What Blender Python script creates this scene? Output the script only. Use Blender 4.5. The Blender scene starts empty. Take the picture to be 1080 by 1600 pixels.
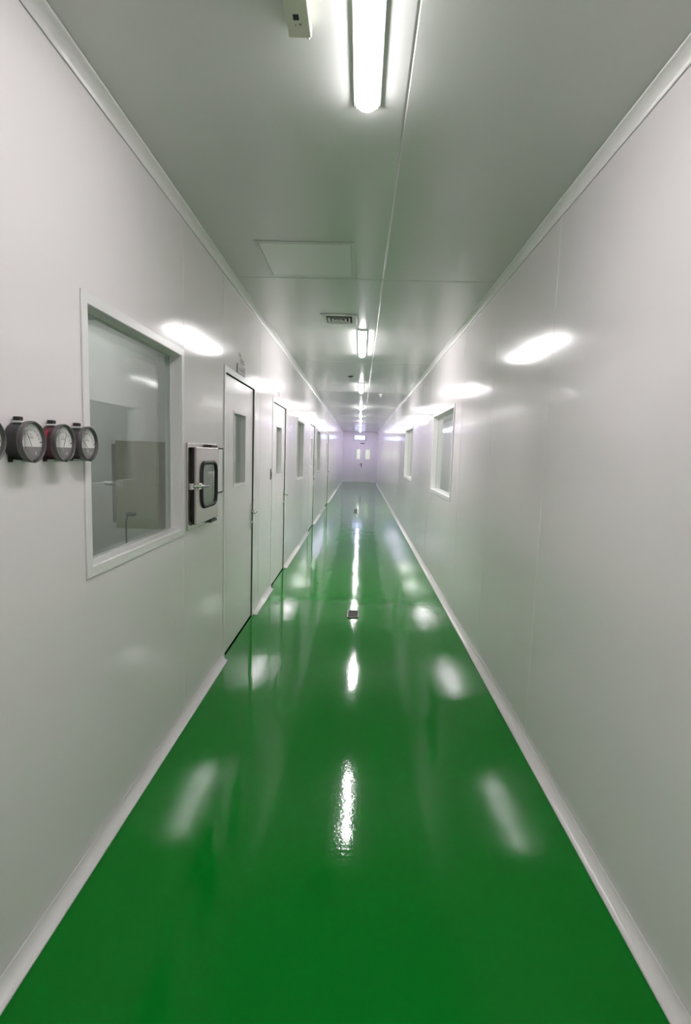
import bpy, bmesh, math, random
from mathutils import Vector, Matrix

scene = bpy.context.scene
col = scene.collection
random.seed(4)

# ------------------------------------------------------------------ camera
PITCH, YAW, ROLL, FPX = 0.109359848, 0.0235910138, 0.0311137865, 826.567
cy, sy = math.cos(YAW), math.sin(YAW)
fw = Vector((-sy * math.cos(PITCH), cy * math.cos(PITCH), -math.sin(PITCH)))
rt = Vector((cy, sy, 0.0))
up = rt.cross(fw)
r2 = math.cos(ROLL) * rt + math.sin(ROLL) * up
u2 = -math.sin(ROLL) * rt + math.cos(ROLL) * up
cam_data = bpy.data.cameras.new('camera')
cam = bpy.data.objects.new('camera', cam_data)
col.objects.link(cam)
M3 = Matrix((r2, u2, -fw)).transposed()
cam.matrix_world = Matrix.Translation((0, 0, 1.5)) @ M3.to_4x4()
cam_data.sensor_fit = 'VERTICAL'
cam_data.sensor_height = 24.0
cam_data.lens = FPX / 1600 * 24.0
cam_data.clip_start = 0.02
cam_data.clip_end = 100
scene.camera = cam

# ------------------------------------------------------------------ world, exposure
world = bpy.data.worlds.new('world')
scene.world = world
world.use_nodes = True
world.node_tree.nodes['Background'].inputs[0].default_value = (0.9, 0.95, 1, 1)
world.node_tree.nodes['Background'].inputs[1].default_value = 0.0
scene.view_settings.view_transform = 'Standard'
scene.view_settings.look = 'None'
scene.view_settings.gamma = 1
scene.view_settings.use_curve_mapping = False
scene.view_settings.exposure = 1.86
scene.cycles.max_bounces = 12
scene.cycles.diffuse_bounces = 8
scene.cycles.glossy_bounces = 6
scene.cycles.transparent_max_bounces = 16
scene.cycles.caustics_reflective = True
scene.cycles.sample_clamp_indirect = 10.0
scene.cycles.use_denoising = True

LAMP = 23.0          # radiance of the ceiling tubes
LAMP_VIOLET = 14.0   # the tubes at the far end
LIGHTBOX = 0.7
ROOM_FILL = 5.5  # radiance of the lamp added behind the big window

# ------------------------------------------------------------------ room numbers (metres)
XL, XR = -0.94, 0.93
H = 2.705
Y0, Y1 = -5.2, 28.9
WT = 0.085           # partition thickness
CR = 0.042           # cove radius

# ------------------------------------------------------------------ materials
def nt(name):
    m = bpy.data.materials.new(name)
    m.use_nodes = True
    n = m.node_tree.nodes
    return m, n, m.node_tree.links, n['Principled BSDF']

def plain(name, c, rough=0.4, metal=0.0, spec=0.5, noise=0.0, nscale=8.0, bump=0.0, bscale=60.0, coat=0.0, coat_rough=0.1):
    m, n, l, b = nt(name)
    b.inputs['Base Color'].default_value = (*c, 1)
    b.inputs['Roughness'].default_value = rough
    b.inputs['Metallic'].default_value = metal
    b.inputs['Specular IOR Level'].default_value = spec
    b.inputs['Coat Weight'].default_value = coat
    b.inputs['Coat Roughness'].default_value = coat_rough
    tc = n.new('ShaderNodeTexCoord')
    if noise:
        t = n.new('ShaderNodeTexNoise'); t.inputs['Scale'].default_value = nscale
        t.inputs['Detail'].default_value = 3
        l.new(tc.outputs['Object'], t.inputs['Vector'])
        mx = n.new('ShaderNodeMix'); mx.data_type = 'RGBA'
        mx.inputs['A'].default_value = (*[v * (1 - noise) for v in c], 1)
        mx.inputs['B'].default_value = (*[min(1, v * (1 + noise)) for v in c], 1)
        l.new(t.outputs['Fac'], mx.inputs['Factor'])
        l.new(mx.outputs['Result'], b.inputs['Base Color'])
    if bump:
        t = n.new('ShaderNodeTexNoise'); t.inputs['Scale'].default_value = bscale
        t.inputs['Detail'].default_value = 2
        l.new(tc.outputs['Object'], t.inputs['Vector'])
        bp = n.new('ShaderNodeBump'); bp.inputs['Strength'].default_value = 1.0
        bp.inputs['Distance'].default_value = bump
        l.new(t.outputs['Fac'], bp.inputs['Height'])
        l.new(bp.outputs['Normal'], b.inputs['Normal'])
    return m

def emit(name, c, s):
    m, n, l, b = nt(name)
    b.inputs['Base Color'].default_value = (0.8, 0.8, 0.8, 1)
    b.inputs['Emission Color'].default_value = (*c, 1)
    b.inputs['Emission Strength'].default_value = s
    return m

def glass(name, tint=(0.93, 0.965, 0.94), f0=0.045, rough=0.0, grow=1.0):
    m, n, l, b = nt(name)
    n.remove(b)
    out = n['Material Output']
    geo = n.new('ShaderNodeNewGeometry')
    dot = n.new('ShaderNodeVectorMath'); dot.operation = 'DOT_PRODUCT'
    l.new(geo.outputs['Incoming'], dot.inputs[0]); l.new(geo.outputs['Normal'], dot.inputs[1])
    ab = n.new('ShaderNodeMath'); ab.operation = 'ABSOLUTE'; l.new(dot.outputs['Value'], ab.inputs[0])
    one = n.new('ShaderNodeMath'); one.operation = 'SUBTRACT'; one.inputs[0].default_value = 1; l.new(ab.outputs[0], one.inputs[1])
    pw = n.new('ShaderNodeMath'); pw.operation = 'POWER'; pw.inputs[1].default_value = 5; l.new(one.outputs[0], pw.inputs[0])
    ma = n.new('ShaderNodeMath'); ma.operation = 'MULTIPLY_ADD'; ma.inputs[1].default_value = (1 - f0) * grow; ma.inputs[2].default_value = f0
    l.new(pw.outputs[0], ma.inputs[0])
    tr = n.new('ShaderNodeBsdfTransparent'); tr.inputs[0].default_value = (*tint, 1)
    gl = n.new('ShaderNodeBsdfGlossy'); gl.inputs['Roughness'].default_value = rough
    gl.inputs['Color'].default_value = (0.95, 0.98, 0.96, 1)
    mx = n.new('ShaderNodeMixShader')
    l.new(ma.outputs[0], mx.inputs[0]); l.new(tr.outputs[0], mx.inputs[1]); l.new(gl.outputs[0], mx.inputs[2])
    l.new(mx.outputs[0], out.inputs['Surface'])
    return m

M = {}
M['wall'] = plain('painted_steel_panel', (0.87, 0.828, 0.84), 0.125, spec=0.28, noise=0.012, nscale=1.5, bump=0.0006, bscale=2.2)
M['ceiling'] = plain('painted_steel_ceiling', (0.64, 0.645, 0.625), 0.20, spec=0.5, noise=0.012, nscale=1.5, bump=0.0012, bscale=1.6)
M['cove'] = plain('white_cove_plastic', (0.90, 0.88, 0.87), 0.17, spec=0.5, noise=0.02, nscale=20)
M['frame'] = plain('white_frame_enamel', (0.86, 0.84, 0.84), 0.28, noise=0.01)
M['door'] = plain('door_enamel', (0.88, 0.83, 0.84), 0.22, noise=0.012, nscale=3)
M['rubber'] = plain('black_rubber', (0.018, 0.018, 0.017), 0.55, noise=0.1, nscale=40)
M['gap'] = plain('dark_seal', (0.06, 0.055, 0.055), 0.6, noise=0.1, nscale=30)
M['steel'] = plain('brushed_steel', (0.60, 0.565, 0.55), 0.26, metal=1.0, noise=0.04, nscale=14, bump=0.0002, bscale=300)
M['chrome'] = plain('chrome', (0.78, 0.77, 0.76), 0.12, metal=1.0, noise=0.01)
M['aluminium'] = plain('dull_aluminium', (0.62, 0.62, 0.61), 0.38, metal=1.0, noise=0.03)
M['bronze'] = plain('worn_drain_metal', (0.34, 0.31, 0.27), 0.45, metal=0.6, noise=0.15, nscale=40)
M['glass'] = glass('window_glass')
M['lens'] = glass('gauge_lens', tint=(0.99, 0.99, 0.99), f0=0.03, grow=0.6)
M['passglass'] = glass('hatch_glass', tint=(0.62, 0.70, 0.62), f0=0.08)
M['tube'] = emit('lamp_diffuser', (1.0, 0.955, 0.978), LAMP)
M['tube_near'] = emit('lamp_diffuser_dimmed', (1.0, 0.955, 0.978), LAMP * 0.54)  # dimmed so the nearby walls and ceiling stay less bright
M['tube_far'] = emit('lamp_diffuser_far', (1.0, 0.955, 0.978), LAMP * 0.65)
M['tube_violet'] = emit('lamp_diffuser_violet', (0.80, 0.71, 1.0), LAMP_VIOLET)
M['roomfill'] = emit('side_room_fill', (0.98, 1.0, 0.97), ROOM_FILL)
M['lobbyfill'] = emit('lobby_fill', (1.0, 0.99, 0.97), 32.0)
M['storefill'] = emit('store_room_fill', (1.0, 0.98, 0.98), 4.0)
M['roomfloor'] = plain('side_room_floor', (0.19, 0.185, 0.165), 0.3, noise=0.05)
M['lightbox'] = emit('lightbox_panel', (0.55, 0.58, 1.0), LIGHTBOX)
M['body'] = plain('gauge_body_charcoal', (0.032, 0.028, 0.032), 0.38, noise=0.1, nscale=30)
M['body_red'] = plain('gauge_body_maroon', (0.075, 0.013, 0.022), 0.38, noise=0.1, nscale=30)
M['bezel'] = plain('gauge_bezel_grey', (0.13, 0.12, 0.122), 0.2, metal=0.2, noise=0.05, nscale=30)
M['dial'] = plain('dial_white', (0.94, 0.92, 0.91), 0.45, noise=0.01)
M['dialgrey'] = plain('dial_plate_grey', (0.27, 0.25, 0.255), 0.35, noise=0.03)
M['ink'] = plain('dial_ink', (0.03, 0.03, 0.03), 0.5, noise=0.02)
M['inkred'] = plain('red_label', (0.42, 0.02, 0.06), 0.4, noise=0.05)
M['cream'] = plain('cream_plastic', (0.62, 0.63, 0.52), 0.4, noise=0.02)
M['plate'] = plain('dark_sign_plate', (0.055, 0.052, 0.055), 0.35, noise=0.05)
M['signtext'] = plain('sign_lettering', (0.55, 0.53, 0.53), 0.5, noise=0.02)
M['grille'] = plain('vent_enamel', (0.60, 0.62, 0.59), 0.35, noise=0.02)
M['dark'] = plain('dark_cavity', (0.02, 0.022, 0.02), 0.7, noise=0.05)
M['hatch'] = plain('hatch_enamel', (0.74, 0.755, 0.735), 0.3, noise=0.01)
M['cable'] = plain('cable_black', (0.025, 0.025, 0.02), 0.5, noise=0.05)
M['roomwall'] = plain('side_room_panel', (0.80, 0.80, 0.79), 0.3, noise=0.012, nscale=1.5)
M['olive'] = plain('hatch_body_steel', (0.54, 0.50, 0.36), 0.42, metal=0.75, noise=0.03, nscale=6)  # olive cast reflected from the green floor is put into the steel colour

# floor: glossy green epoxy with slow waves in the coat
m, n, l, b = nt('green_epoxy')
tc = n.new('ShaderNodeTexCoord')
t1 = n.new('ShaderNodeTexNoise'); t1.inputs['Scale'].default_value = 1.3; t1.inputs['Detail'].default_value = 4
l.new(tc.outputs['Object'], t1.inputs['Vector'])
mx = n.new('ShaderNodeMix'); mx.data_type = 'RGBA'
mx.inputs['A'].default_value = (0.0002, 0.20, 0.012, 1)
mx.inputs['B'].default_value = (0.0004, 0.235, 0.016, 1)
l.new(t1.outputs['Fac'], mx.inputs['Factor']); l.new(mx.outputs['Result'], b.inputs['Base Color'])
b.inputs['Roughness'].default_value = 0.06
b.inputs['Specular IOR Level'].default_value = 0.22
mp = n.new('ShaderNodeMapping'); mp.inputs['Scale'].default_value = (1.0, 0.55, 1.0)
l.new(tc.outputs['Object'], mp.inputs['Vector'])
t2 = n.new('ShaderNodeTexNoise'); t2.inputs['Scale'].default_value = 4.2; t2.inputs['Detail'].default_value = 1.5
l.new(mp.outputs['Vector'], t2.inputs['Vector'])
t3 = n.new('ShaderNodeTexNoise'); t3.inputs['Scale'].default_value = 70; t3.inputs['Detail'].default_value = 2
l.new(tc.outputs['Object'], t3.inputs['Vector'])
b1 = n.new('ShaderNodeBump'); b1.inputs['Distance'].default_value = 0.0022; b1.inputs['Strength'].default_value = 1
b2 = n.new('ShaderNodeBump'); b2.inputs['Distance'].default_value = 0.0002; b2.inputs['Strength'].default_value = 1
l.new(t2.outputs['Fac'], b1.inputs['Height']); l.new(t3.outputs['Fac'], b2.inputs['Height'])
l.new(b1.outputs['Normal'], b2.inputs['Normal']); l.new(b2.outputs['Normal'], b.inputs['Normal'])
M['floor'] = m

# ------------------------------------------------------------------ mesh helpers
def obj(name, bm, mat, parent=None, bevel=0.0, smooth=False, seg=2):
    bmesh.ops.recalc_face_normals(bm, faces=bm.faces)
    me = bpy.data.meshes.new(name)
    bm.to_mesh(me); bm.free()
    me.materials.append(M[mat])
    o = bpy.data.objects.new(name, me)
    col.objects.link(o)
    if smooth:
        for p in me.polygons: p.use_smooth = True
    if bevel:
        md = o.modifiers.new('bevel', 'BEVEL'); md.width = bevel; md.segments = seg
        md.limit_method = 'ANGLE'; md.angle_limit = math.radians(40)
    if parent: o.parent = parent
    return o

def keep(parent_world, o):
    return o

def thing(name, label, cat, loc, group=None, kind=None):
    o = bpy.data.objects.new(name, None)
    o.empty_display_size = 0.05
    col.objects.link(o); o.location = loc
    tag(o, label, cat, group, kind)
    return o

def tag(o, label=None, cat=None, group=None, kind=None):
    if label: o['label'] = label
    if cat: o['category'] = cat
    if group: o['group'] = group
    if kind: o['kind'] = kind
    return o

def box(bm, a, b):
    x0, x1 = sorted((a[0], b[0])); y0, y1 = sorted((a[1], b[1])); z0, z1 = sorted((a[2], b[2]))
    v = [bm.verts.new(p) for p in ((x0, y0, z0), (x1, y0, z0), (x1, y1, z0), (x0, y1, z0), (x0, y0, z1), (x1, y0, z1), (x1, y1, z1), (x0, y1, z1))]
    for f in ((0, 3, 2, 1), (4, 5, 6, 7), (0, 1, 5, 4), (1, 2, 6, 5), (2, 3, 7, 6), (3, 0, 4, 7)):
        bm.faces.new([v[i] for i in f])

def bx(name, a, b, mat, parent=None, bevel=0.0):
    bm = bmesh.new(); box(bm, a, b)
    return obj(name, bm, mat, parent, bevel)

def slab(u0, u1, v0, v1, d0, d1, fmap, holes=(), useams=(), vseams=(), sw=0.0022, sd=0.0025, ud=None):
    """A panel in (u,v) from depth d0 (front) to d1 (back), with rectangular holes and V-groove joints."""
    us = {u0, u1}; vs = {v0, v1}
    for h in holes:
        us |= {max(u0, h[0]), min(u1, h[1])}; vs |= {max(v0, h[2]), min(v1, h[3])}
    gu, gv = set(), set()
    for s in useams:
        us |= {s - sw, s, s + sw}; gu.add(s)
    for s in vseams:
        vs |= {s - sw, s, s + sw}; gv.add(s)
    us = sorted(us); vs = sorted(vs)
    nu, nv = len(us), len(vs)
    def solid(i, j):
        if i < 0 or j < 0 or i >= nu - 1 or j >= nv - 1: return False
        uc, vc = (us[i] + us[i + 1]) / 2, (vs[j] + vs[j + 1]) / 2
        return not any(h[0] < uc < h[1] and h[2] < vc < h[3] for h in holes)
    bm = bmesh.new(); F, B = {}, {}
    sg = 1 if d1 > d0 else -1
    def fv(i, j):
        if (i, j) not in F:
            d = d0 + (sg * (ud if ud is not None and us[i] in gu else sd) if (us[i] in gu or vs[j] in gv) else 0)
            F[i, j] = bm.verts.new(fmap(us[i], vs[j], d))
        return F[i, j]
    def bv(i, j):
        if (i, j) not in B: B[i, j] = bm.verts.new(fmap(us[i], vs[j], d1))
        return B[i, j]
    for i in range(nu - 1):
        for j in range(nv - 1):
            if not solid(i, j): continue
            bm.faces.new((fv(i, j), fv(i + 1, j), fv(i + 1, j + 1), fv(i, j + 1)))
            bm.faces.new((bv(i, j), bv(i, j + 1), bv(i + 1, j + 1), bv(i + 1, j)))
            for (di, dj, p, q) in ((-1, 0, (i, j), (i, j + 1)), (1, 0, (i + 1, j), (i + 1, j + 1)), (0, -1, (i, j), (i + 1, j)), (0, 1, (i, j + 1), (i + 1, j + 1))):
                if not solid(i + di, j + dj):
                    bm.faces.new((fv(*p), fv(*q), bv(*q), bv(*p)))
    return bm

def lmap(u, v, d): return (XL - d, u, v)       # left wall: d grows into the wall
def rmap(u, v, d): return (XR + d, u, v)
def emap(u, v, d): return (u, Y1 + d, v)

def at_origin(bm, loc):
    bmesh.ops.translate(bm, verts=bm.verts, vec=-Vector(loc))
    return bm

def part(name, bm, mat, parent, bevel=0.0, smooth=False):
    """world-space bmesh made a child of an Empty standing at parent.location"""
    p = parent; off = Vector((0, 0, 0))
    while p is not None:
        off += p.location; p = p.parent
    at_origin(bm, off)
    return obj(name, bm, mat, parent, bevel, smooth)

def ring(u0, u1, v0, v1, w, d0, d1, fmap):
    return slab(u0, u1, v0, v1, d0, d1, fmap, holes=[(u0 + w, u1 - w, v0 + w, v1 - w)])

def merge(*bms):
    out = bms[0]
    for b_ in bms[1:]:
        me = bpy.data.meshes.new('tmp'); b_.to_mesh(me); b_.free()
        out.from_mesh(me); bpy.data.meshes.remove(me)
    return out

def bbox(a, b):
    bm = bmesh.new(); box(bm, a, b); return bm

def lathe(profile, axis='x', centre=(0, 0, 0), n=40, caps=True):
    """profile: list of (distance along axis, radius)"""
    bm = bmesh.new(); rings = []
    for d, r in profile:
        if r < 1e-6:
            p = {'x': (d, 0, 0), 'y': (0, d, 0), 'z': (0, 0, d)}[axis]
            rings.append([bm.verts.new(Vector(p) + Vector(centre))]); continue
        rr = []
        for k in range(n):
            a = 2 * math.pi * k / n; c, s = r * math.cos(a), r * math.sin(a)
            p = {'x': (d, c, s), 'y': (c, d, s), 'z': (c, s, d)}[axis]
            rr.append(bm.verts.new(Vector(p) + Vector(centre)))
        rings.append(rr)
    for A, B in zip(rings[:-1], rings[1:]):
        for k in range(n):
            k2 = (k + 1) % n
            if len(A) == 1 and len(B) == 1: continue
            if len(A) == 1: bm.faces.new((A[0], B[k], B[k2]))
            elif len(B) == 1: bm.faces.new((A[k], A[k2], B[0]))
            else: bm.faces.new((A[k], A[k2], B[k2], B[k]))
    if caps:
        for R_ in (rings[0], rings[-1]):
            if len(R_) > 2: bm.faces.new(R_)
    return bm

def tube(pts, r, n=10, closed=False):
    """round bar along a list of points"""
    bm = bmesh.new(); pts = [Vector(p) for p in pts]; rings = []
    N = len(pts); prev = None
    for i, p in enumerate(pts):
        if closed: t = (pts[(i + 1) % N] - pts[i - 1]).normalized()
        else: t = (pts[min(i + 1, N - 1)] - pts[max(i - 1, 0)]).normalized()
        ref = Vector((1, 0, 0)) if abs(t.x) < 0.85 else Vector((0, 0, 1))
        a = t.cross(ref).normalized() if prev is None else (prev - t * prev.dot(t)).normalized()
        prev = a
        b_ = t.cross(a)
        rings.append([bm.verts.new(p + r * (math.cos(2 * math.pi * k / n) * a + math.sin(2 * math.pi * k / n) * b_)) for k in range(n)])
    pairs = list(zip(rings, rings[1:] + rings[:1])) if closed else list(zip(rings[:-1], rings[1:]))
    for A, B in pairs:
        for k in range(n):
            bm.faces.new((A[k], A[(k + 1) % n], B[(k + 1) % n], B[k]))
    if not closed:
        bm.faces.new(rings[0]); bm.faces.new(rings[-1])
    return bm

def rrect(u0, u1, v0, v1, r, n=6):
    pts = []
    for (cu, cv, a0) in ((u1 - r, v1 - r, 0), (u0 + r, v1 - r, 90), (u0 + r, v0 + r, 180), (u1 - r, v0 + r, 270)):
        for k in range(n + 1):
            a = math.radians(a0 + 90 * k / n)
            pts.append((cu + r * math.cos(a), cv + r * math.sin(a)))
    return pts

# ------------------------------------------------------------------ openings
# (name, y0, y1, z0, z1)
LWIN = [(1.810, 2.785, 1.062, 1.990), (7.92, 8.80, 1.09, 1.985), (11.6, 12.5, 1.09, 1.985)]
LDOOR = [(3.675, 4.690), (5.700, 6.700), (9.93, 10.97), (14.75, 15.85)]
RWIN = [(5.385, 6.86, 1.075, 2.01), (9.45, 10.98, 1.075, 2.01)]
DZ = 2.045
PASS = (2.875, 3.395, 1.075, 1.512)
lholes = [w for w in LWIN] + [(a, b_, -0.01, DZ) for a, b_ in LDOOR] + [PASS]
lseams = [-4.2, -3.05, -1.9, -0.75, 2.815, 3.62, 4.965, 6.115 + 0.9, 8.9, 10.0 - 0.45, 11.2, 13.6, 16.4, 17.55, 18.7, 19.85, 21.0, 22.15, 23.3, 24.45, 25.6, 26.75, 27.9]
lseams = [s for s in lseams]
rseams = [-4.2, -3.05, -1.9, -0.75, 2.70, 3.85, 4.97, 7.2, 8.35, 11.4, 12.6, 13.75, 14.9, 16.05, 17.2, 18.35, 19.5, 20.65, 21.8, 22.95, 24.1, 25.25, 26.4, 27.55]

# ------------------------------------------------------------------ structure
def struct(name, bm, mat, label, bevel=0.0, smooth=False):
    o = obj(name, bm, mat, None, bevel, smooth)
    return tag(o, label, name.split('_')[0] if not name.startswith('trim') else 'trim', None, 'structure')

LROOM, RROOM = -4.2, 4.2     # far walls of the rooms behind the windows
struct('floor', bbox((XL, Y0, -0.1), (XR, Y1, 0)), 'floor', 'glossy green epoxy floor running the length of the corridor')
cs = [3.82 - 3.31 * 3 + 3.31 * k for k in range(11)]
bm = slab(Y0, Y1, XL, XR, H, H + 0.1, lambda u, v, d: (v, u, d), useams=[c for c in cs if Y0 < c < Y1], vseams=[0.119], sw=0.006, sd=0.004, ud=-0.003)
struct('ceiling', bm, 'ceiling', 'glossy pale grey panel ceiling with thin joints above the corridor')
struct('wall_left', slab(Y0, Y1, 0, H, 0, WT, lmap, holes=lholes, useams=lseams, sw=0.0035, sd=0.005), 'wall', 'long off-white panel wall with gauges, big window, hatch and doors')
struct('wall_right', slab(Y0, Y1, 0, H, 0, WT, rmap, holes=RWIN, useams=rseams, sw=0.0035, sd=0.005), 'wall', 'long off-white panel wall with only two windows in it')
EDOOR = (-0.36, 0.64, 0, 2.02)
struct('wall_end', slab(XL - WT, XR + WT, 0, H, 0, WT, emap, holes=[(EDOOR[0], EDOOR[1], -0.01, EDOOR[3])]), 'wall', 'far end wall of the corridor around the double door')
struct('wall_back', bbox((XL - WT, Y0 - 0.1, 0), (XR + WT, Y0, H)), 'wall', 'panel wall closing the corridor behind the viewer')

# coved trims: concave quarter rounds
def cove(y0, y1, side, top):
    bm = bmesh.new(); N = 8
    x = XL if side == 'left' else XR; s = 1 if side == 'left' else -1
    z = H if top else 0.0; t = -1 if top else 1
    prof = [(x + s * 0.0004, z + t * 0.0004)]
    for k in range(N + 1):
        a = math.radians(90 * k / N)
        # centre lies off both surfaces, so the face is hollow
        prof.append((x + s * (CR + 0.0015 - CR * math.cos(a)), z + t * (CR + 0.0015 - CR * math.sin(a))))
    R0 = [bm.verts.new((px, y0, pz)) for px, pz in prof]
    R1 = [bm.verts.new((px, y1, pz)) for px, pz in prof]
    P = len(prof)
    for k in range(P):
        k2 = (k + 1) % P
        f = bm.faces.new((R0[k], R0[k2], R1[k2], R1[k]))
        f.smooth = 0 < k < P - 1
    bm.faces.new(R0); bm.faces.new(R1)
    return bm

struct('trim_1', cove(Y0, Y1, 'left', True), 'cove', 'white hollow cove trim along the ceiling above gauges and doors')
struct('trim_2', cove(Y0, Y1, 'right', True), 'cove', 'white hollow cove trim along the ceiling above the two-window wall')
FR = 0.028
edges = [Y0]
for a, b_ in LDOOR: edges += [a - FR, b_ + FR]
edges.append(Y1)
where = ['before the first door, under the gauges', 'between first and second door', 'between second and third door', 'between third and fourth door', 'beyond the fourth door']
for k in range(5):
    o = struct('baseboard_left', cove(edges[2 * k], edges[2 * k + 1], 'left', False), 'cove', 'white hollow skirting at the green floor ' + where[k])
struct('baseboard_right', cove(Y0, Y1, 'right', False), 'cove', 'white hollow skirting along the green floor under the two-window wall')
for a, b_, w in ((XL + 0.046, EDOOR[0] - 0.05, 'on one side'), (EDOOR[1] + 0.05, XR - 0.046, 'on the other side')):
    struct('baseboard_end', bbox((a, Y1 - 0.012, 0.001), (b_, Y1 - 0.0005, 0.06)), 'cove', 'short white skirting on the far wall %s of the double door' % w)

# side rooms seen through the glass
def side_room(tagname, xa, xb, ya, yb, what):
    x0, x1 = min(xa, xb), max(xa, xb)
    far = x0 if xb < xa else x1
    s = -1 if far < 0 else 1
    near = xa
    struct('floor_' + tagname, bbox((x0, ya, -0.1), (x1, yb, 0)), 'roomfloor', 'dull floor of the ' + what)
    struct('ceiling_' + tagname, bbox((x0, ya, H), (x1, yb, H + 0.1)), 'ceiling', 'pale ceiling of the ' + what)
    struct('wall_far_' + tagname, bbox((far, ya, 0), (far + s * 0.08, yb, H)), 'roomwall', 'pale back wall of the ' + what)
    struct('wall_near_' + tagname, bbox((x0, ya - 0.08, 0), (x1, ya, H)), 'roomwall', 'pale partition closing the near end of the ' + what)
    struct('wall_end_' + tagname, bbox((x0, yb, 0), (x1, yb + 0.08, H)), 'roomwall', 'pale partition closing the far end of the ' + what)

side_room('gauge_room', XL - WT, LROOM, 0.4, 5.2, 'room behind the big window')
side_room('store_room', XL - WT, LROOM, 5.4, 17.0, 'room behind the second to fourth doors')
side_room('opposite_room', XR + WT, RROOM, 3.6, 13.0, 'room behind the two windows opposite the doors')

# ------------------------------------------------------------------ windows and doors
def window(name, fmap, o4, base, label):
    u0, u1, v0, v1 = o4
    t = thing(name, label, 'window', base, None, 'structure')
    fr = merge(ring(u0 - 0.026, u1 + 0.026, v0 - 0.026, v1 + 0.026, 0.040, -0.007, -0.0005, fmap),
               ring(u0 + 0.0005, u1 - 0.0005, v0 + 0.0005, v1 - 0.0005, 0.0135, -0.0005, WT - 0.001, fmap))
    part('window_frame', fr, 'frame', t, bevel=0.003)
    part('rubber_seal', ring(u0 + 0.0142, u1 - 0.0142, v0 + 0.0142, v1 - 0.0142, 0.0028, 0.0535, 0.0645, fmap), 'grille', t)
    part('glass_pane', slab(u0 + 0.0145, u1 - 0.0145, v0 + 0.0145, v1 - 0.0145, 0.056, 0.062, fmap), 'glass', t)
    return t

wl = ['large white-framed window beside the round gauges and steel hatch', 'narrow-looking white-framed window between second and third doors', 'white-framed window between third and fourth doors']
for k, w in enumerate(LWIN):
    window('window_%d' % (k + 1), lmap, w, (XL, w[0], w[2]), wl[k])
wr = ['nearer white-framed window in the wall without doors', 'farther white-framed window in the wall without doors']
for k, w in enumerate(RWIN):
    window('window_%d' % (k + 4), rmap, w, (XR, w[0], w[2]), wr[k])

def lever(parent, fmap, u, v, d, towards, mat='chrome', scale=1.0):
    """back plate, rose, neck, lever"""
    t = part('door_handle', slab(u - 0.021 * scale, u + 0.021 * scale, v - 0.12 * scale, v + 0.10 * scale, d - 0.008, d - 0.0003, fmap), mat, parent, bevel=0.003)
    # handle pieces as sub-parts of the plate
    c = fmap(u, v + 0.03, d)
    a = fmap(u, v + 0.03, d - 0.008); b_ = fmap(u, v + 0.03, d - 0.055)
    e = fmap(u + towards * 0.125, v + 0.03, d - 0.055)
    lv = tube([a, Vector(a).lerp(Vector(b_), 0.8), Vector(b_).lerp(Vector(e), 0.12), e], 0.0095, 10)
    part('lever', lv, mat, t, smooth=True)
    ky = Vector(fmap(u, v - 0.065, d - 0.008)); ky2 = Vector(fmap(u, v - 0.065, d - 0.018))
    part('lock_cylinder', tube([ky, ky2], 0.011, 14), mat, t)
    return t

def door(name, fmap, u0, u1, base, label, glaz, hinge_low, rec=0.008, hs=1.0):
    t = thing(name, label, 'door', base, None, 'structure')
    # casing: legs and head
    fr = slab(u0 - FR + 0.001, u1 + FR - 0.001, 0.0005, DZ + 0.032, -0.006, -0.0005, fmap, holes=[(u0 + 0.012, u1 - 0.012, -1, DZ - 0.012)])
    part('door_frame', fr, 'frame', t, bevel=0.002)
    jb = slab(u0 + 0.0005, u1 - 0.0005, 0.0005, DZ - 0.0005, -0.0004, WT - 0.001, fmap, holes=[(u0 + 0.012, u1 - 0.012, -1, DZ - 0.012)])
    part('door_seal', jb, 'gap', t)
    lu0, lu1, lz1 = u0 + 0.016, u1 - 0.018, DZ - 0.018
    g = glaz
    lf = slab(lu0, lu1, 0.012, lz1, rec, rec + 0.045, fmap, holes=[g])
    leaf = part('door_leaf', lf, 'door', t, bevel=0.0025)
    part('vision_frame', merge(ring(g[0] - 0.010, g[1] + 0.010, g[2] - 0.010, g[3] + 0.010, 0.016, rec - 0.004, rec - 0.0003, fmap),
                               ring(g[0] + 0.0005, g[1] - 0.0005, g[2] + 0.0005, g[3] - 0.0005, 0.006, rec - 0.0003, rec + 0.044, fmap)), 'frame', leaf, bevel=0.0015)
    part('vision_pane', slab(g[0] + 0.007, g[1] - 0.007, g[2] + 0.007, g[3] - 0.007, rec + 0.036, rec + 0.041, fmap), 'glass', leaf)
    part('drop_seal', slab(lu0, lu1, 0.0012, 0.0115, rec + 0.004, rec + 0.04, fmap), 'gap', leaf)
    hu = lu1 - 0.055 if hinge_low else lu0 + 0.055
    lever(leaf, fmap, hu, 0.94, rec, -1 if hinge_low else 1, scale=hs)
    return t

dl = ['white door with small window and lever handle, beside the steel hatch', 'second white door along the gauge wall, before the narrow window', 'third white door along the gauge wall', 'fourth white door along the gauge wall, last before the far end']
for k, (a, b_) in enumerate(LDOOR):
    w = b_ - a
    door('door_%d' % (k + 1), lmap, a, b_, (XL, a, 0), dl[k], (a + 0.30, a + 0.70, 1.232, 1.785), True)

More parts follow.
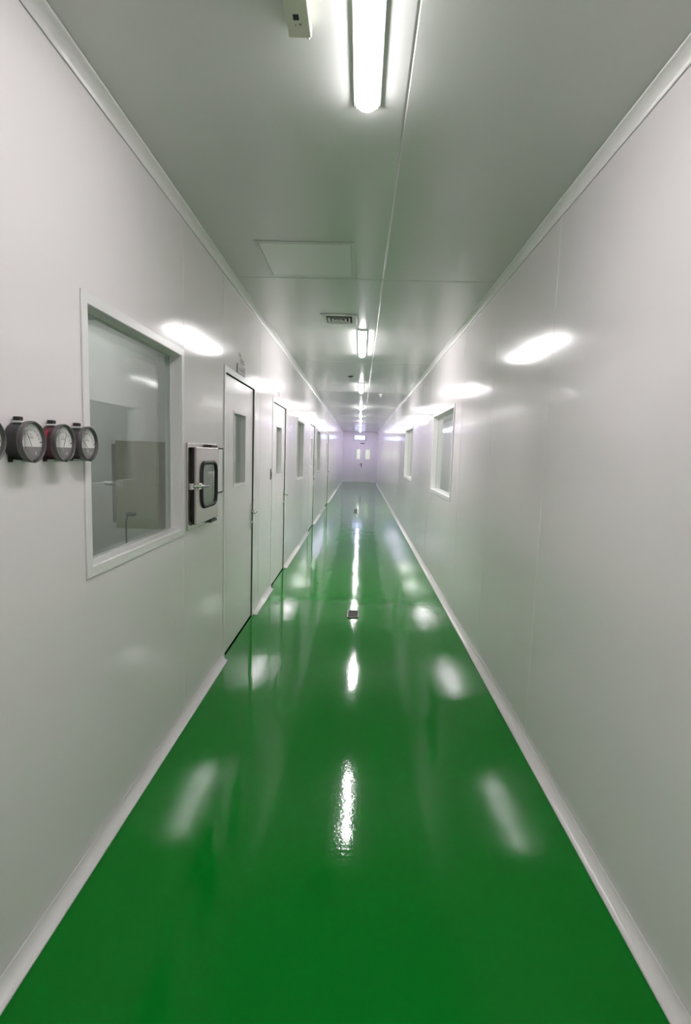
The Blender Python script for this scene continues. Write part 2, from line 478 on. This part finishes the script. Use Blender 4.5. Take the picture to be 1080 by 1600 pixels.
# double door at the far end
t = thing('door_5', 'double door with two small windows at the far end of the corridor', 'door', (EDOOR[0], Y1, 0), None, 'structure')
u0, u1, _, z1 = EDOOR
part('door_frame', slab(u0 - 0.03, u1 + 0.03, 0.0005, z1 + 0.03, -0.006, -0.0005, emap, holes=[(u0 + 0.012, u1 - 0.012, -1, z1 - 0.012)]), 'frame', t, bevel=0.002)
part('door_seal', slab(u0 + 0.0005, u1 - 0.0005, 0.0005, z1 - 0.0005, -0.0004, WT - 0.001, emap, holes=[(u0 + 0.012, u1 - 0.012, -1, z1 - 0.012)]), 'gap', t)
mid = 0.14
for a, b_, g0, g1, hx in ((u0 + 0.015, mid - 0.002, -0.17, 0.02, mid - 0.045), (mid + 0.002, u1 - 0.015, 0.30, 0.54, None)):
    g = (g0, g1, 1.25, 1.77)
    lf = part('door_leaf', slab(a, b_, 0.012, z1 - 0.015, 0.01, 0.055, emap, holes=[g]), 'door', t, bevel=0.0025)
    part('vision_frame', ring(g0 - 0.016, g1 + 0.016, g[2] - 0.016, g[3] + 0.016, 0.022, 0.006, 0.0097, emap), 'frame', lf)
    part('vision_pane', slab(g0 + 0.001, g1 - 0.001, g[2] + 0.001, g[3] - 0.001, 0.03, 0.036, emap), 'glass', lf)
    if hx is not None: lever(lf, emap, hx, 0.94, 0.01, -1, mat='dark')
# bright space beyond the double door
struct('floor_lobby', bbox((-1.6, Y1 + WT, -0.1), (1.6, Y1 + 3.2, 0)), 'floor', 'green floor of the lobby beyond the double door')
struct('ceiling_lobby', bbox((-1.6, Y1 + WT, H), (1.6, Y1 + 3.2, H + 0.1)), 'ceiling', 'ceiling of the lobby beyond the double door')
struct('wall_lobby_far', bbox((-1.6, Y1 + 3.2, 0), (1.6, Y1 + 3.28, H)), 'wall', 'bright wall of the lobby seen through the double door panes')
struct('wall_lobby_left', bbox((-1.68, Y1 + WT, 0), (-1.6, Y1 + 3.2, H)), 'wall', 'side wall of the lobby with the window side')
struct('wall_lobby_right', bbox((1.6, Y1 + WT, 0), (1.68, Y1 + 3.2, H)), 'wall', 'side wall of the lobby opposite')

# ------------------------------------------------------------------ ceiling lights
def batten(bm, w, h, y0, y1, cx, ztop, ends=0.02):
    """half-round diffuser with rounded ends"""
    N = 14; rows = []
    ys = []
    for k in range(7):
        a = math.radians(90 * k / 6); ys.append((y0 + ends * (1 - math.sin(a)), max(0.05, math.sin(math.radians(12 + 78 * k / 6)))))
    full = ys + [(y1 - (y - y0), s) for y, s in reversed(ys)]
    for y, s in full:
        rows.append([bm.verts.new((cx + 0.5 * w * s * math.cos(math.radians(180 * k / N)), y, ztop - h * s * math.sin(math.radians(180 * k / N)))) for k in range(N + 1)])
    for A, B in zip(rows[:-1], rows[1:]):
        for k in range(N): bm.faces.new((A[k], A[k + 1], B[k + 1], B[k]))
        bm.faces.new((A[N], A[0], B[0], B[N]))
    bm.faces.new(rows[0]); bm.faces.new(rows[-1])

def ceiling_light(y0, y1, cx, label, mat, x_w=0.092):
    t = thing('ceiling_light', label, 'ceiling light', (cx, (y0 + y1) / 2, H), 'tube lights along the corridor ceiling')
    part('light_base', bbox((cx - x_w / 2, y0, H - 0.0125), (cx + x_w / 2, y1, H - 0.0005)), 'frame', t, bevel=0.002)
    bm = bmesh.new(); batten(bm, 0.068, 0.026, y0 + 0.012, y1 - 0.012, cx, H - 0.013)
    part('diffuser', bm, mat, t, smooth=True)
    for ya, yb in ((y0 - 0.004, y0 + 0.006), (y1 - 0.006, y1 + 0.004)):
        part('end_cap', bbox((cx - 0.038, ya, H - 0.020), (cx + 0.038, yb, H - 0.0007)), 'frame', t, bevel=0.002)
    return t

LY = [(0.70, 1.966), (5.30, 6.60), (9.15, 10.40), (13.15, 14.40), (16.2, 17.45), (18.9, 20.15), (21.6, 22.85), (24.3, 25.55), (26.9, 28.15)]
LL = ['long glowing tube light overhead, beside the cream box', 'glowing tube light just beyond the square ceiling vent', 'third glowing tube light along the ceiling, beyond the small sprinkler', 'fourth glowing tube light along the ceiling', 'fifth glowing tube light along the ceiling', 'sixth glowing tube light, last white one along the ceiling', 'violet-tinted tube light following the last white one', 'second violet-tinted tube light along the ceiling', 'violet-tinted tube light closest to the far end wall']
for k, (a, b_) in enumerate(LY):
    ceiling_light(a, b_, -0.015, LL[k], ('tube_near' if k == 0 else 'tube_far' if k > 3 else 'tube') if k < 6 else 'tube_violet')
ceiling_light(-3.6, -2.3, -0.015, 'unseen tube light added on the ceiling behind the viewer', 'tube')  # out of view, added to light the near end and its floor

def room_fill(x, y, label, mat='roomfill', ln=1.2):  # lamps added to set the brightness of side rooms and lobby
    t = thing('ceiling_light', label, 'ceiling light', (x, y, H))
    part('light_base', bbox((x - 0.06, y - ln / 2, H - 0.0125), (x + 0.06, y + ln / 2, H - 0.0005)), 'frame', t)
    bm = bmesh.new(); batten(bm, 0.1, 0.04, y - ln / 2 + 0.01, y + ln / 2 - 0.01, x, H - 0.013)
    part('diffuser', bm, mat, t, smooth=True)
room_fill(-2.9, 4.2, 'added tube light in the room behind the big window')  # added past the pass box so its near side stays darker
room_fill(-2.6, 9.0, 'added tube light in the room behind the second door', 'storefill')  # added to light this room weakly
room_fill(2.6, 6.0, 'added tube light behind the nearer window without doors', 'tube')  # added, with the next one, to brighten the opposite room
room_fill(2.6, 10.5, 'added tube light behind the farther window without doors', 'tube')
room_fill(-0.1, Y1 + 1.6, 'added tube light in the lobby beyond the double door', 'lobbyfill')  # added to make the double door panes bright

# ------------------------------------------------------------------ ceiling fittings
# access hatch
a = (-0.655, -0.070, 3.18, 3.775)
t = thing('access_hatch', 'square pale access hatch in the ceiling, before the vent', 'hatch', (-0.36, 3.48, H))
cm = lambda u, v, d: (u, v, H + d)
part('hatch_frame', slab(a[0], a[1], a[2], a[3], -0.005, -0.0004, cm, holes=[(a[0] + 0.022, a[1] - 0.022, a[2] + 0.022, a[3] - 0.022)]), 'grille', t, bevel=0.0015)
part('hatch_panel', slab(a[0] + 0.025, a[1] - 0.025, a[2] + 0.025, a[3] - 0.025, -0.006, -0.0004, cm), 'hatch', t, bevel=0.002)

# square vent
a = (-0.385, -0.065, 4.735, 5.075)
t = thing('ceiling_vent', 'small square louvred ceiling vent between hatch and tube light', 'vent', (-0.225, 4.905, H))
part('vent_frame', slab(a[0], a[1], a[2], a[3], -0.012, -0.0005, cm, holes=[(a[0] + 0.045, a[1] - 0.045, a[2] + 0.045, a[3] - 0.045)]), 'grille', t, bevel=0.004)
part('vent_cavity', slab(a[0] + 0.046, a[1] - 0.046, a[2] + 0.046, a[3] - 0.046, -0.0018, -0.0006, cm), 'dark', t)
cx_, cy_ = -0.225, 4.905
for k, s_ in enumerate((0.100, 0.066, 0.034)):
    bm = bmesh.new()
    o_ = [(cx_ - s_, cy_ - s_), (cx_ + s_, cy_ - s_), (cx_ + s_, cy_ + s_), (cx_ - s_, cy_ + s_)]
    i_ = [(cx_ + (x - cx_) * (s_ - 0.018) / s_, cy_ + (y - cy_) * (s_ - 0.018) / s_) for x, y in o_]
    A = [bm.verts.new((x, y, H - 0.020)) for x, y in o_]; B = [bm.verts.new((x, y, H - 0.003)) for x, y in i_]
    A2 = [bm.verts.new((x, y, H - 0.0215)) for x, y in o_]; B2 = [bm.verts.new((x, y, H - 0.0045)) for x, y in i_]
    for q in range(4):
        q2 = (q + 1) % 4
        bm.faces.new((A[q], A[q2], B[q2], B[q])); bm.faces.new((A2[q], B2[q], B2[q2], A2[q2]))
        bm.faces.new((A[q], A2[q], A2[q2], A[q2])); bm.faces.new((B[q], B[q2], B2[q2], B2[q]))
    part('louvre', bm, 'grille', t)

# sprinkler / detectors
t = thing('ceiling_sprinkler', 'small dark sprinkler head on the ceiling before the third tube light', 'sprinkler', (-0.185, 8.44, H))
part('rosette', lathe([(H - 0.0005, 0.042), (H - 0.010, 0.040), (H - 0.018, 0.018)], 'z', (-0.185, 8.44, 0), 24), 'gap', t, smooth=True)
part('nozzle', lathe([(H - 0.018, 0.013), (H - 0.055, 0.012), (H - 0.058, 0.026), (H - 0.062, 0.026)], 'z', (-0.185, 8.44, 0), 18), 'chrome', t)
t = thing('ceiling_sprinkler', 'small pale sprinkler head on the ceiling beyond the third tube light', 'sprinkler', (0.376, 10.77, H))
part('rosette', lathe([(H - 0.0005, 0.036), (H - 0.010, 0.034), (H - 0.016, 0.016)], 'z', (0.376, 10.77, 0), 24), 'frame', t, smooth=True)
part('nozzle', lathe([(H - 0.016, 0.012), (H - 0.048, 0.012), (H - 0.050, 0.024), (H - 0.054, 0.024)], 'z', (0.376, 10.77, 0), 18), 'frame', t)

# cream box beside the first light
bx0, bx1, by0, by1 = -0.242, -0.176, 1.25, 1.640
t = thing('ceiling_sensor', 'slim cream box with dark square window on the ceiling beside first light', 'sensor', (-0.209, 1.49, H))
part('housing', bbox((bx0, by0, H - 0.034), (bx1, by1, H - 0.0005)), 'cream', t, bevel=0.004)
part('sensor_window', bbox((-0.221, 1.556, H - 0.0352), (-0.205, 1.574, H - 0.0336)), 'dark', t)
bm = merge(bbox((-0.219, 1.590, H - 0.0346), (-0.215, 1.595, H - 0.0338)), bbox((-0.208, 1.586, H - 0.0346), (-0.200, 1.593, H - 0.0338)))
part('button', bm, 'dialgrey', t)
part('screw', lathe([(by1 - 0.001, 0.005), (by1 + 0.004, 0.005), (by1 + 0.0055, 0.003)], 'y', (-0.187, 0, H - 0.028), 14), 'chrome', t)

# ------------------------------------------------------------------ pressure gauges
GY = [1.258, 1.428, 1.584, 1.727]
GL = ['round pressure gauge cut off by the picture edge, first of four', 'round charcoal pressure gauge beside the cut-off one', 'round pressure gauge with maroon body and red label', 'round charcoal pressure gauge closest to the big window']
GN = [0.15, 0.06, -0.05, 0.12]
def gauge(y, z, label, body, needle, red=False):
    t = thing('pressure_gauge', label, 'gauge', (XL, y, z), 'row of round pressure gauges')
    X = XL
    bd = part('body', lathe([(X + 0.0005, 0.050), (X + 0.004, 0.0525), (X + 0.036, 0.0525), (X + 0.038, 0.0535)], 'x', (0, y, z), 48), body, t, bevel=0.0015)
    for p in bd.data.polygons: p.use_smooth = len(p.vertices) == 4
    bz = part('bezel', lathe([(X + 0.0385, 0.050), (X + 0.0385, 0.0555), (X + 0.041, 0.0565), (X + 0.052, 0.0565), (X + 0.055, 0.0545), (X + 0.055, 0.0525), (X + 0.0525, 0.0508), (X + 0.0455, 0.0500)], 'x', (0, y, z), 56, caps=False), 'bezel', t, smooth=True)
    dial = part('dial', lathe([(X + 0.0388, 0.0), (X + 0.0388, 0.0498), (X + 0.0448, 0.0498), (X + 0.0448, 0.0)], 'x', (0, y, z), 48, caps=False), 'dial', t)
    # grey lower plate of the dial: circle segment
    bm = bmesh.new(); pts = []
    r = 0.0490; h = -0.013
    a0 = math.asin(h / r)
    for k in range(25):
        a = math.pi - a0 + (math.pi + 2 * a0) * k / 24
        pts.append((y + r * math.cos(a), z + r * math.sin(a)))
    F_ = [bm.verts.new((X + 0.0464, p, q)) for p, q in pts]; B_ = [bm.verts.new((X + 0.0449, p, q)) for p, q in pts]
    bm.faces.new(F_); bm.faces.new(B_)
    for k in range(len(pts)):
        k2 = (k + 1) % len(pts); bm.faces.new((F_[k], F_[k2], B_[k2], B_[k]))
    part('dial_plate', bm, 'dialgrey', dial)
    part('maker_mark', bbox((X + 0.0466, y + 0.013, z - 0.036), (X + 0.0469, y + 0.021, z - 0.026)), 'signtext', dial)
    # scale: ticks on an arc, small unreadable figures
    bm = bmesh.new()
    for k in range(31):
        a = math.radians(160 - 140 * k / 30); rr0 = 0.041; rr1 = 0.0375 if k % 5 else 0.0345
        c, s = math.cos(a), math.sin(a); w = 0.0004 if k % 5 else 0.0007
        q = [(rr0 * c - w * s, rr0 * s + w * c), (rr0 * c + w * s, rr0 * s - w * c), (rr1 * c + w * s, rr1 * s - w * c), (rr1 * c - w * s, rr1 * s + w * c)]
        bm.faces.new([bm.verts.new((X + 0.0451, y + p, z - 0.006 + r_)) for p, r_ in q])
    for k in range(44):
        a0_, a1_ = math.radians(160 - 140 * k / 44), math.radians(160 - 140 * (k + 1) / 44)
        q = [(0.0412 * math.cos(a0_), 0.0412 * math.sin(a0_)), (0.0412 * math.cos(a1_), 0.0412 * math.sin(a1_)), (0.0407 * math.cos(a1_), 0.0407 * math.sin(a1_)), (0.0407 * math.cos(a0_), 0.0407 * math.sin(a0_))]
        bm.faces.new([bm.verts.new((X + 0.0451, y + p, z - 0.006 + r_)) for p, r_ in q])
    for (p0, p1, q0) in ((-0.008, 0.008, 0.014), (-0.011, 0.012, 0.010), (-0.004, 0.004, 0.020)):
        bm.faces.new([bm.verts.new((X + 0.0451, y + p, z + q)) for p, q in ((p0, q0), (p1, q0), (p1, q0 + 0.0012), (p0, q0 + 0.0012))])
    for s_ in (-1, 1):
        bm.faces.new([bm.verts.new((X + 0.0452, y + s_ * p, z + q)) for p, q in ((0.036, -0.0015), (0.046, -0.003), (0.046, 0.003))])
    part('dial_print', bm, 'ink', dial)
    # needle
    a = math.pi / 2 + needle * 8
    tip = Vector((X + 0.0468, y + 0.040 * math.cos(a), z - 0.008 + 0.036 * math.sin(a)))
    bs = Vector((X + 0.0468, y, z - 0.012))
    part('needle', tube([bs, tip], 0.0006, 6), 'ink', dial)
    part('lens', lathe([(X + 0.0490, 0.0), (X + 0.0490, 0.0499), (X + 0.0500, 0.0499), (X + 0.0520, 0.030), (X + 0.0527, 0.0)], 'x', (0, y, z), 40, caps=False), 'lens', t, smooth=True)
    part('zero_screw', lathe([(X + 0.0568, 0.0035), (X + 0.0535, 0.0042), (X + 0.0500, 0.0042)], 'x', (0, y, z - 0.0525), 12), 'ink', bz)
    # black plug on a silver top lug, silver lug below
    part('top_lug', bbox((X + 0.006, y - 0.024, z + 0.0485), (X + 0.034, y + 0.020, z + 0.0555)), 'grille', t, bevel=0.003)
    part('pressure_port', bbox((X + 0.004, y - 0.012, z + 0.056), (X + 0.022, y + 0.006, z + 0.067)), 'rubber', t, bevel=0.002)
    part('lower_lug', bbox((X + 0.008, y - 0.026, z - 0.0565), (X + 0.030, y + 0.012, z - 0.0485)), 'grille', t, bevel=0.003)
    part('lower_clip', bbox((X + 0.0005, y - 0.034, z - 0.056), (X + 0.0075, y - 0.020, z - 0.040)), 'rubber', t, bevel=0.002)
    if red:
        lb = bmesh.new()
        for k in range(8):
            a0_, a1_ = math.radians(138 + 4 * k), math.radians(142 + 4 * k)
            lb.faces.new([lb.verts.new((xx, y + 0.0531 * math.cos(aa), z + 0.0531 * math.sin(aa))) for xx, aa in ((X + 0.006, a0_), (X + 0.026, a0_), (X + 0.026, a1_), (X + 0.006, a1_))])
        o_ = part('side_label', lb, 'inkred', t); o_['label'] = 'red side label'
for k in range(4):
    gauge(GY[k], 1.506, GL[k], 'body_red' if k == 2 else 'body', GN[k], k == 2)

# ------------------------------------------------------------------ pass-through hatch
py0, py1, pz0, pz1 = 2.850, 3.420, 1.052, 1.534
t = thing('pass_box', 'stainless pass-through box with black-sealed window, between big window and door', 'pass box', (XL, 3.17, pz0))
part('flange', slab(py0, py1, pz0, pz1, -0.012, -0.0005, lmap, holes=[(PASS[0] + 0.004, PASS[1] - 0.004, PASS[2] + 0.004, PASS[3] - 0.004)]), 'steel', t, bevel=0.002)
bxr = 0.385   # how far the body reaches into the side room
def pboxes():
    y0, y1, z0, z1 = PASS
    e = 0.0006
    bm = bbox((XL - 0.0004, y0 + e, z0 + e), (XL - WT - 0.001, y0 + 0.018, z1 - e))
    for a_, b2 in (((XL - 0.0004, y1 - 0.018, z0 + e), (XL - WT - 0.001, y1 - e, z1 - e)),
                   ((XL - 0.0004, y0 + 0.018, z0 + e), (XL - WT - 0.001, y1 - 0.018, z0 + 0.018)),
                   ((XL - 0.0004, y0 + 0.018, z1 - 0.018), (XL - WT - 0.001, y1 - 0.018, z1 - e))):
        box(bm, a_, b2)
    return bm
part('throat', pboxes(), 'steel', t)
X1 = XL - WT - 0.0015; X2 = XL - bxr
Y_a, Y_b, Z_a, Z_b = 2.850, 3.420, 1.056, 1.534
bm = bbox((X1, Y_a, Z_a), (X2, Y_a + 0.012, Z_b))
box(bm, (X1, Y_b - 0.012, Z_a), (X2, Y_b, Z_b)); box(bm, (X1, Y_a + 0.012, Z_a), (X2, Y_b - 0.012, Z_a + 0.012)); box(bm, (X1, Y_a + 0.012, Z_b - 0.012), (X2, Y_b - 0.012, Z_b))
part('body', bm, 'olive', t, bevel=0.002)
# corridor-side door
dy0, dy1, dz0, dz1 = 2.900, 3.340, 1.078, 1.512
wy0, wy1, wz0, wz1 = 2.972, 3.300, 1.160, 1.434
part('gasket', ring(dy0 + 0.004, dy1 - 0.004, dz0 + 0.004, dz1 - 0.004, 0.03, -0.028, -0.0125, lmap), 'rubber', t)
dr = part('hatch_door', slab(dy0, dy1, dz0, dz1, -0.045, -0.0285, lmap, holes=[(wy0 + 0.02, wy1 - 0.02, wz0 + 0.02, wz1 - 0.02)]), 'steel', t, bevel=0.004)
pts = [(XL + 0.0455, u, v) for u, v in rrect(wy0 + 0.010, wy1 - 0.010, wz0 + 0.010, wz1 - 0.010, 0.06)]
part('window_seal', tube(pts, 0.012, 10, closed=True), 'rubber', dr, smooth=True)
bm = bmesh.new(); F_ = [bm.verts.new((XL + 0.0435, u, v)) for u, v in rrect(wy0 + 0.012, wy1 - 0.012, wz0 + 0.012, wz1 - 0.012, 0.058)]
bm.faces.new(F_)
res = bmesh.ops.extrude_face_region(bm, geom=bm.faces[:]); bmesh.ops.translate(bm, verts=[v for v in res['geom'] if isinstance(v, bmesh.types.BMVert)], vec=(0.0035, 0, 0))
part('hatch_pane', bm, 'passglass', dr)
# corners of the opening behind the rounded pane
# hinges on the far side
for zz in (1.522, 1.062):
    part('hinge', bbox((XL + 0.0125, 3.200, zz - 0.008), (XL + 0.043, 3.330, zz + 0.008)), 'gap', t, bevel=0.003)
# latch with lever
lt = part('latch', bbox((XL + 0.0125, 2.856, 1.278), (XL + 0.036, 2.892, 1.314)), 'chrome', t, bevel=0.004)
part('latch_arm', tube([(XL + 0.036, 2.874, 1.297), (XL + 0.056, 2.885, 1.298), (XL + 0.063, 2.93, 1.296), (XL + 0.065, 3.05, 1.292)], 0.008, 10), 'chrome', lt, smooth=True)
part('latch_keeper', bbox((XL + 0.0455, 2.915, 1.276), (XL + 0.056, 2.950, 1.314)), 'chrome', lt, bevel=0.002)
part('latch_ring', tube([(XL + 0.052, 2.962 + 0.014 * math.cos(k * math.pi / 6), 1.293 + 0.014 * math.sin(k * math.pi / 6)) for k in range(12)], 0.004, 8, closed=True), 'chrome', lt, smooth=True)
# room-side door of the box
rd = part('room_door', slab(2.868, 3.405, 1.085, 1.515, bxr + 0.004, bxr + 0.030, lmap, holes=[(3.0, 3.28, 1.15, 1.45)]), 'steel', t, bevel=0.003)
part('room_pane', slab(3.001, 3.279, 1.151, 1.449, bxr + 0.012, bxr + 0.018, lmap), 'passglass', rd)
part('room_latch', tube([(XL - bxr + 0.03, 2.842, 1.298), (XL - bxr - 0.01, 2.836, 1.298), (XL - bxr - 0.055, 2.842, 1.298)], 0.0065, 10), 'chrome', t, smooth=True)
part('room_latch_plate', bbox((XL - bxr + 0.004, 2.8405, 1.283), (XL - bxr + 0.040, 2.8495, 1.312)), 'chrome', t, bevel=0.002)

# plug and cable on the near side of the box
t = thing('power_cable', 'black plug and cable hanging from the pass box, behind the big window', 'cable', (-1.234, 2.849, 1.136))
part('plug', bbox((-1.262, 2.826, 1.127), (-1.212, 2.8495, 1.146)), 'cable', t, bevel=0.003)
part('cord', tube([(-1.255, 2.832, 1.130), (-1.262, 2.830, 1.10), (-1.264, 2.834, 1.0), (-1.268, 2.85, 0.80), (-1.27, 2.86, 0.4), (-1.27, 2.86, 0.02), (-1.2, 2.9, 0.006)], 0.0042, 8), 'cable', t, smooth=True)

# narrow panel between hatch and door
t = thing('control_panel', 'narrow white panel with dark edging between pass box and first door', 'panel', (XL, 3.575, 1.364))
part('backing', slab(3.472, 3.618, 1.212, 1.514, -0.006, -0.0005, lmap), 'gap', t)
part('cover', slab(3.476, 3.592, 1.222, 1.504, -0.0085, -0.0062, lmap), 'frame', t, bevel=0.002)
t = thing('switch_plate', 'slim grey switch plate just before the second door', 'switch', (XL, 5.595, 1.26))
part('plate', slab(5.570, 5.630, 1.205, 1.315, -0.009, -0.0005, lmap), 'dialgrey', t, bevel=0.002)
part('rocker', slab(5.588, 5.612, 1.235, 1.285, -0.013, -0.0092, lmap), 'gap', t, bevel=0.001)

# door signs
def strokes(y0, y1, z0, z1, nchar, d):
    """unreadable small characters as strokes"""
    bm = bmesh.new(); w = (y1 - y0) / nchar; rnd = random.Random(nchar)
    for k in range(nchar):
        a = y0 + w * (k + 0.15); b2 = y0 + w * (k + 0.85); th = (z1 - z0) * 0.13
        for zz in (z0, (z0 + z1) / 2, z1 - th):
            if rnd.random() < 0.8: box(bm, lmap(a, zz, d), lmap(b2, zz + th, d - 0.0008))
        for yy in (a, b2 - w * 0.12):
            if rnd.random() < 0.75: box(bm, lmap(yy, z0 + 0.0002, d - 0.0001), lmap(yy + w * 0.12, z1 - 0.0002, d - 0.0009))
    return bm
t = thing('door_sign', 'dark name plate with small grey characters above the first door', 'sign', (XL, 4.15, 2.15))
part('plate', slab(4.020, 4.285, 2.080, 2.150, -0.006, -0.0005, lmap), 'plate', t, bevel=0.001)
part('plate_text', strokes(4.05, 4.26, 2.102, 2.128, 7, -0.0062), 'signtext', t)
t = thing('room_number', 'small grey characters on the wall above the first door plate', 'sign', (XL, 4.18, 2.185))
for q in range(4):
    part('character', strokes(4.130 + 0.036 * q, 4.162 + 0.036 * q, 2.165, 2.205, 1, -0.0004), 'dialgrey', t)
for q in range(2):
    part('character', strokes(4.080 + 0.042 * q, 4.118 + 0.042 * q, 2.210, 2.240, 1, -0.0004), 'signtext', t)
t = thing('door_sign', 'pale name plate with faint grey characters above the second door', 'sign', (XL, 6.0, 2.13))
part('plate', slab(5.93, 6.20, 2.095, 2.20, -0.004, -0.0005, lmap), 'frame', t, bevel=0.001)
for q in range(4):
    part('character', strokes(5.96 + 0.053 * q, 6.005 + 0.053 * q, 2.115, 2.175, 1, -0.0042), 'dialgrey', t)

# ------------------------------------------------------------------ floor drains
def drain(y0, y1, x0, x1, label):
    t = thing('floor_drain', label, 'floor drain', ((x0 + x1) / 2, (y0 + y1) / 2, 0), 'steel floor drains')
    fm = lambda u, v, d: (u, v, -d)
    part('drain_frame', slab(x0, x1, y0, y1, -0.012, -0.0005, fm, holes=[(x0 + 0.009, x1 - 0.009, y0 + 0.010, y1 - 0.010)]), 'bronze', t, bevel=0.001)
    part('drain_pit', slab(x0 + 0.0095, x1 - 0.0095, y0 + 0.0105, y1 - 0.0105, -0.003, -0.0006, fm), 'dark', t)
    nb = 5; w = (x1 - x0 - 0.03) / nb
    bm = bmesh.new()
    for k in range(nb):
        a_ = x0 + 0.015 + w * k
        box(bm, (a_ + w * 0.2, y0 + 0.0125, 0.0032), (a_ + w * 0.8, y1 - 0.0125, 0.010))
    part('drain_grate', bm, 'gap', t)
drain(4.735, 4.950, -0.066, 0.038, 'small steel floor drain under the ceiling vent')
drain(13.5, 14.4, -0.112, -0.008, 'small dark floor drain far along the corridor')

# ------------------------------------------------------------------ far end light box
t = thing('light_box', 'blue-white glowing light box with dark ends above the double door', 'light', (-0.03, Y1, 2.26))
part('housing', slab(-0.36, 0.30, 2.262, 2.525, -0.05, -0.0005, emap), 'dark', t, bevel=0.004)
part('lit_panel', slab(-0.325, 0.265, 2.280, 2.508, -0.056, -0.0505, emap), 'lightbox', t)
t = thing('door_closer', 'dark bar on the wall directly above the double door', 'door closer', (0.14, Y1, 2.085))
part('housing', slab(0.01, 0.24, 2.072, 2.104, -0.05, -0.0005, emap), 'dark', t, bevel=0.004)
part('arm', slab(0.05, 0.20, 2.062, 2.0715, -0.03, -0.02, emap), 'dark', t)
